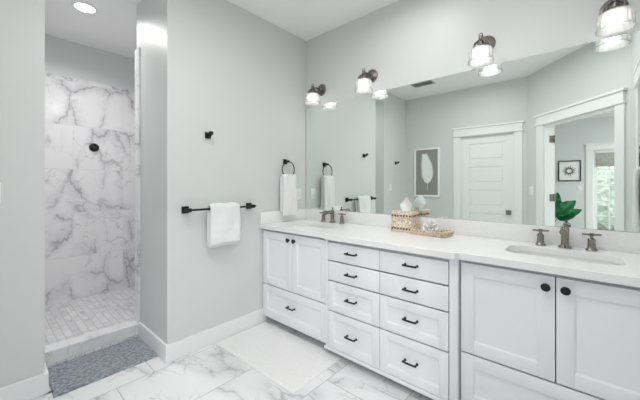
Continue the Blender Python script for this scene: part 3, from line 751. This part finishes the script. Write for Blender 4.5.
for ring, (cnt, tilt, L, z) in enumerate(((9, 1.15, .064, .012), (8, .8, .064, .024), (6, .45, .062, .032), (4, .18, .056, .038))):
    for k in range(cnt):
        bm = B(); rows = []
        for i in range(7):
            v = i/6; row = []
            for j in range(7):
                u = j/6*2-1; wd = .021*math.sin(min(1, .15+v*.95)*PI*.78)+.002
                row.append(bm.verts.new((u*wd, -.010*u*u+.006*math.sin(v*3)+.004*math.sin(5*u+k)*v, v*L-.006*u*u*v)))
            rows.append(row)
        for a, b in zip(rows, rows[1:]):
            for j in range(6): bm.faces.new((a[j], a[j+1], b[j+1], b[j]))
        mtx = T(0, 0, z) @ RZ(2*PI*(k+.5*(ring % 2))/cnt+rnd.uniform(-.15, .15)) @ RX(tilt+rnd.uniform(-.1, .1)) @ T(0, 0, .006)
        bmesh.ops.transform(bm, matrix=mtx, verts=bm.verts)
        for v in bm.verts: v.co.z = max(v.co.z, .002)
        o = obj('petal', bm, 'coral', t); so = o.modifiers.new('thickness', 'SOLIDIFY'); so.thickness = .0022

# ------------------------------------------------------------------ mats on the floor
def mat_mesh(w, d, th, rough, seed, nx=60, ny=40, pat=None):
    bm = B(); rnd = random.Random(seed); g = []
    for i in range(nx+1):
        r = []
        for j in range(ny+1):
            u, v = i/nx*2-1, j/ny*2-1
            e = min(1, (1-abs(u))*w/2/.008, (1-abs(v))*d/2/.008)
            z = th*(.35+.65*math.sqrt(max(0, 1-(1-e)**2)))+(rnd.uniform(-rough, rough)+(pat(u*w/2, v*d/2) if pat else 0))*(1 if e >= 1 else 0)
            r.append(bm.verts.new((u*w/2+rnd.uniform(-1, 1)*rough*.6, v*d/2+rnd.uniform(-1, 1)*rough*.6, z)))
        g.append(r)
    for i in range(nx):
        for j in range(ny): bm.faces.new((g[i][j], g[i+1][j], g[i+1][j+1], g[i][j+1]))
    rim = [g[i][0] for i in range(nx+1)]+[g[nx][j] for j in range(1, ny+1)]+[g[i][ny] for i in range(nx-1, -1, -1)]+[g[0][j] for j in range(ny-1, 0, -1)]
    low = [bm.verts.new((v.co.x, v.co.y, .0008)) for v in rim]
    for k in range(len(rim)):
        l = (k+1) % len(rim); bm.faces.new((rim[k], rim[l], low[l], low[k]))
    bm.faces.new(low)
    return bm
o = obj('bath_mat', mat_mesh(.865, .49, .012, .0006, 1, 90, 50, lambda x, y: .0016*math.sin(x*260)*math.sin(y*260)), 'whitemat'); o.location = (.462, -.800, 0); o.rotation_euler = (0, 0, math.radians(.5))
tag(o, 'white woven bath mat on the marble floor in front of the cabinets', 'bath mat')
o = obj('shower_rug', mat_mesh(.40, .575, .014, .0022, 2, 56, 80), 'rug'); o.location = (-.322, -1.700, 0)
tag(o, 'mottled blue-grey rug on the floor at the shower curb', 'rug')

# ------------------------------------------------------------------ pictures seen in the mirror
t = thing('feather_picture', 'tall framed picture of a white feather on taupe, reflected in the mirror', 'picture', (.166, YF, 1.455))
w, h, f = .219, .414, .030
bm = B()
for a, b, c, d in ((-w, w, -h, -h+f), (-w, w, h-f, h), (-w, -w+f, -h+f, h-f), (w-f, w, -h+f, h-f)): box(bm, a, b, .001, .028, c, d, .003)
obj('picture_frame', bm, 'silver', t)
bm = B(); box(bm, -w+f, w-f, .003, .012, -h+f, h-f); obj('backing', bm, 'grey_art', t, False)
bm = B(); n = 44
spine = lambda v: Vector((.012*math.cos(v*2.2)-.035*max(0, v-.45)**1.3*2.0, .015, -.30+.60*v))
tube(bm, [spine(v/10) for v in range(11)], [.0035-.0025*v/10 for v in range(11)], 6)
for k in range(n):
    v = .20+.80*k/(n-1)
    for s in (-1, 1):
        L = (.118+.022*(k % 3 == 0))*math.sin(min(1, max(0, (v-.12)/.22))*PI/2)*(1 if v < .6 else max(.22, 1-(v-.6)*1.55)); p = spine(v)
        d = Vector((s*.86, 0, .55)).normalized(); q = p+d*L; side = Vector((-d.z, 0, d.x))*.0062
        vs = [bm.verts.new(p+side+Vector((0, 0, 0))), bm.verts.new(p-side), bm.verts.new(p+d*L*.75-side*.9+Vector((0, .004, -.004))), bm.verts.new(q+Vector((0, .003, .004))), bm.verts.new(p+d*L*.75+side*.9+Vector((0, .004, 0)))]
        bm.faces.new(vs)
o = obj('feather', bm, 'plastic', t, False); so = o.modifiers.new('thickness', 'SOLIDIFY'); so.thickness = .0012
t = thing('starburst_picture', 'small black framed starburst picture on the bedroom wall, seen through the mirrored doorway', 'picture', (1.925, YB, 1.545))
w, h, f = .192, .222, .020
bm = B()
for a, b, c, d in ((-w, w, -h, -h+f), (-w, w, h-f, h), (-w, -w+f, -h+f, h-f), (w-f, w, -h+f, h-f)): box(bm, a, b, .001, .03, c, d, .002)
obj('picture_frame', bm, 'black', t)
bm = B(); box(bm, -w+f, w-f, .002, .010, -h+f, h-f); obj('backing', bm, 'silver', t, False)
bm = B(); tube(bm, [(.055*math.cos(2*PI*k/24), .018, .055*math.sin(2*PI*k/24)) for k in range(24)], .012, 8, closed=True)
for k in range(14):
    a = 2*PI*k/14; L = .125 if k % 2 else .105; tube(bm, [(.05*math.cos(a), .016, .05*math.sin(a)), (.085*math.cos(a), .016, .085*math.sin(a)), (L*math.cos(a), .015, L*math.sin(a))], [.010, .008, .001], 6)
obj('starburst', bm, M['dark_nickel'], t)

# planting beyond the glazed door
rnd = random.Random(11)
for k, (x, y, r, zc) in enumerate(((.4, -10.4, .9, .55), (2.75, -10.8, 1.1, .8), (5.2, -10.5, .9, .5))):
    bm = B(); bmesh.ops.create_icosphere(bm, subdivisions=4, radius=r)
    for v in bm.verts:
        n = v.co.normalized(); v.co *= 1+.13*math.sin(n.x*9+k)*math.sin(n.y*11)*math.cos(n.z*8)+rnd.uniform(-.05, .05)
        v.co.z = max(v.co.z, -zc-.11)
    o = obj('shrub', bm, 'shrub'); o.location = (x, y, zc)
    tag(o, ('round green shrub beyond the terrace, left of the bedroom door glass', 'large round green shrub beyond the terrace, behind the bedroom door glass', 'round green shrub beyond the terrace, towards the large bedroom window')[k], 'shrub', 'shrubs beyond the terrace')
# roman shade on the glazed door
t = thing('roman_shade', 'grey woven shade at the top of the glazed bedroom door', 'window shade', ((gx0+gx1)/2, YB-.03, 1.62))
bm = B(); 
for k in range(4):
    z = .0+.035*k; box(bm, -.30, .30, -.004+.004*k, .012+.004*k, z, z+.05, .004)
box(bm, -.30, .30, -.002, .004, .12, .29); obj('shade_cloth', bm, 'shade_cloth', t)
bm = B(); box(bm, -.305, .305, -.004, .028, .28, .33, .003); obj('headrail', bm, 'trim', t)

# plant in the bedroom
def plant(base, leaves):
    t = thing('potted_plant', 'broad-leaved green plant in the bedroom, seen through the mirrored doorway', 'plant', base)
    bm = B(); lathe(bm, [(0, .005), (.12, .005), (.15, .02), (.17, .30), (.175, .33), (.160, .33), (.155, .29), (0, .28)], 32); obj('pot', bm, 'pot', t)
    bm = B(); lathe(bm, [(0, .296), (.10, .295), (.153, .292), (.153, .284), (0, .284)], 24); obj('soil', bm, 'soil', t)
    for (sx, sy, sz), (tx, ty, tz), wd in leaves:
        a, b = Vector((sx, sy, sz)), Vector((tx, ty, tz))
        bm = B(); tube(bm, [(a.x*.15, a.y*.15, .28), (a.x*.5, a.y*.5, .28+(a.z-.28)*.55), tuple(a)], [.012, .010, .007], 8); obj('stem', bm, 'leaf', t)
        ax = (b-a); L = ax.length; ax.normalize(); sd = ax.cross(Vector((0, 1, .3))).normalized(); nr = sd.cross(ax).normalized()
        bm = B(); rows = []
        for i in range(15):
            v = i/14; row = []
            for j in range(9):
                u = j/8*2-1; ww = wd*(math.sin(PI*min(1, v**.75))**.8 if 0 < v < 1 else 0)+.001
                row.append(bm.verts.new(a+ax*(L*v)+sd*(u*ww)+nr*(.05*math.sin(v*PI)-.025*(1-abs(u))*1+.012*math.sin(v*20)*abs(u))))
            rows.append(row)
        for p, q in zip(rows, rows[1:]):
            for j in range(8): bm.faces.new((p[j], p[j+1], q[j+1], q[j]))
        o = obj('leaf', bm, 'leaf', t); so = o.modifiers.new('thickness', 'SOLIDIFY'); so.thickness = .003
plant((1.60, -4.75, -.003), [((.13, .02, .62), (.215, .02, 1.11), .115), ((.19, .08, .70), (.465, .0, .965), .11), ((.20, -.02, .62), (.545, .02, .81), .10),
                         ((-.05, -.05, .62), (-.25, -.12, 1.12), .11), ((-.06, .05, .55), (-.32, .10, .85), .11), ((.0, -.08, .55), (.05, -.36, .95), .11), ((.03, .08, .5), (.12, .34, .80), .10)])
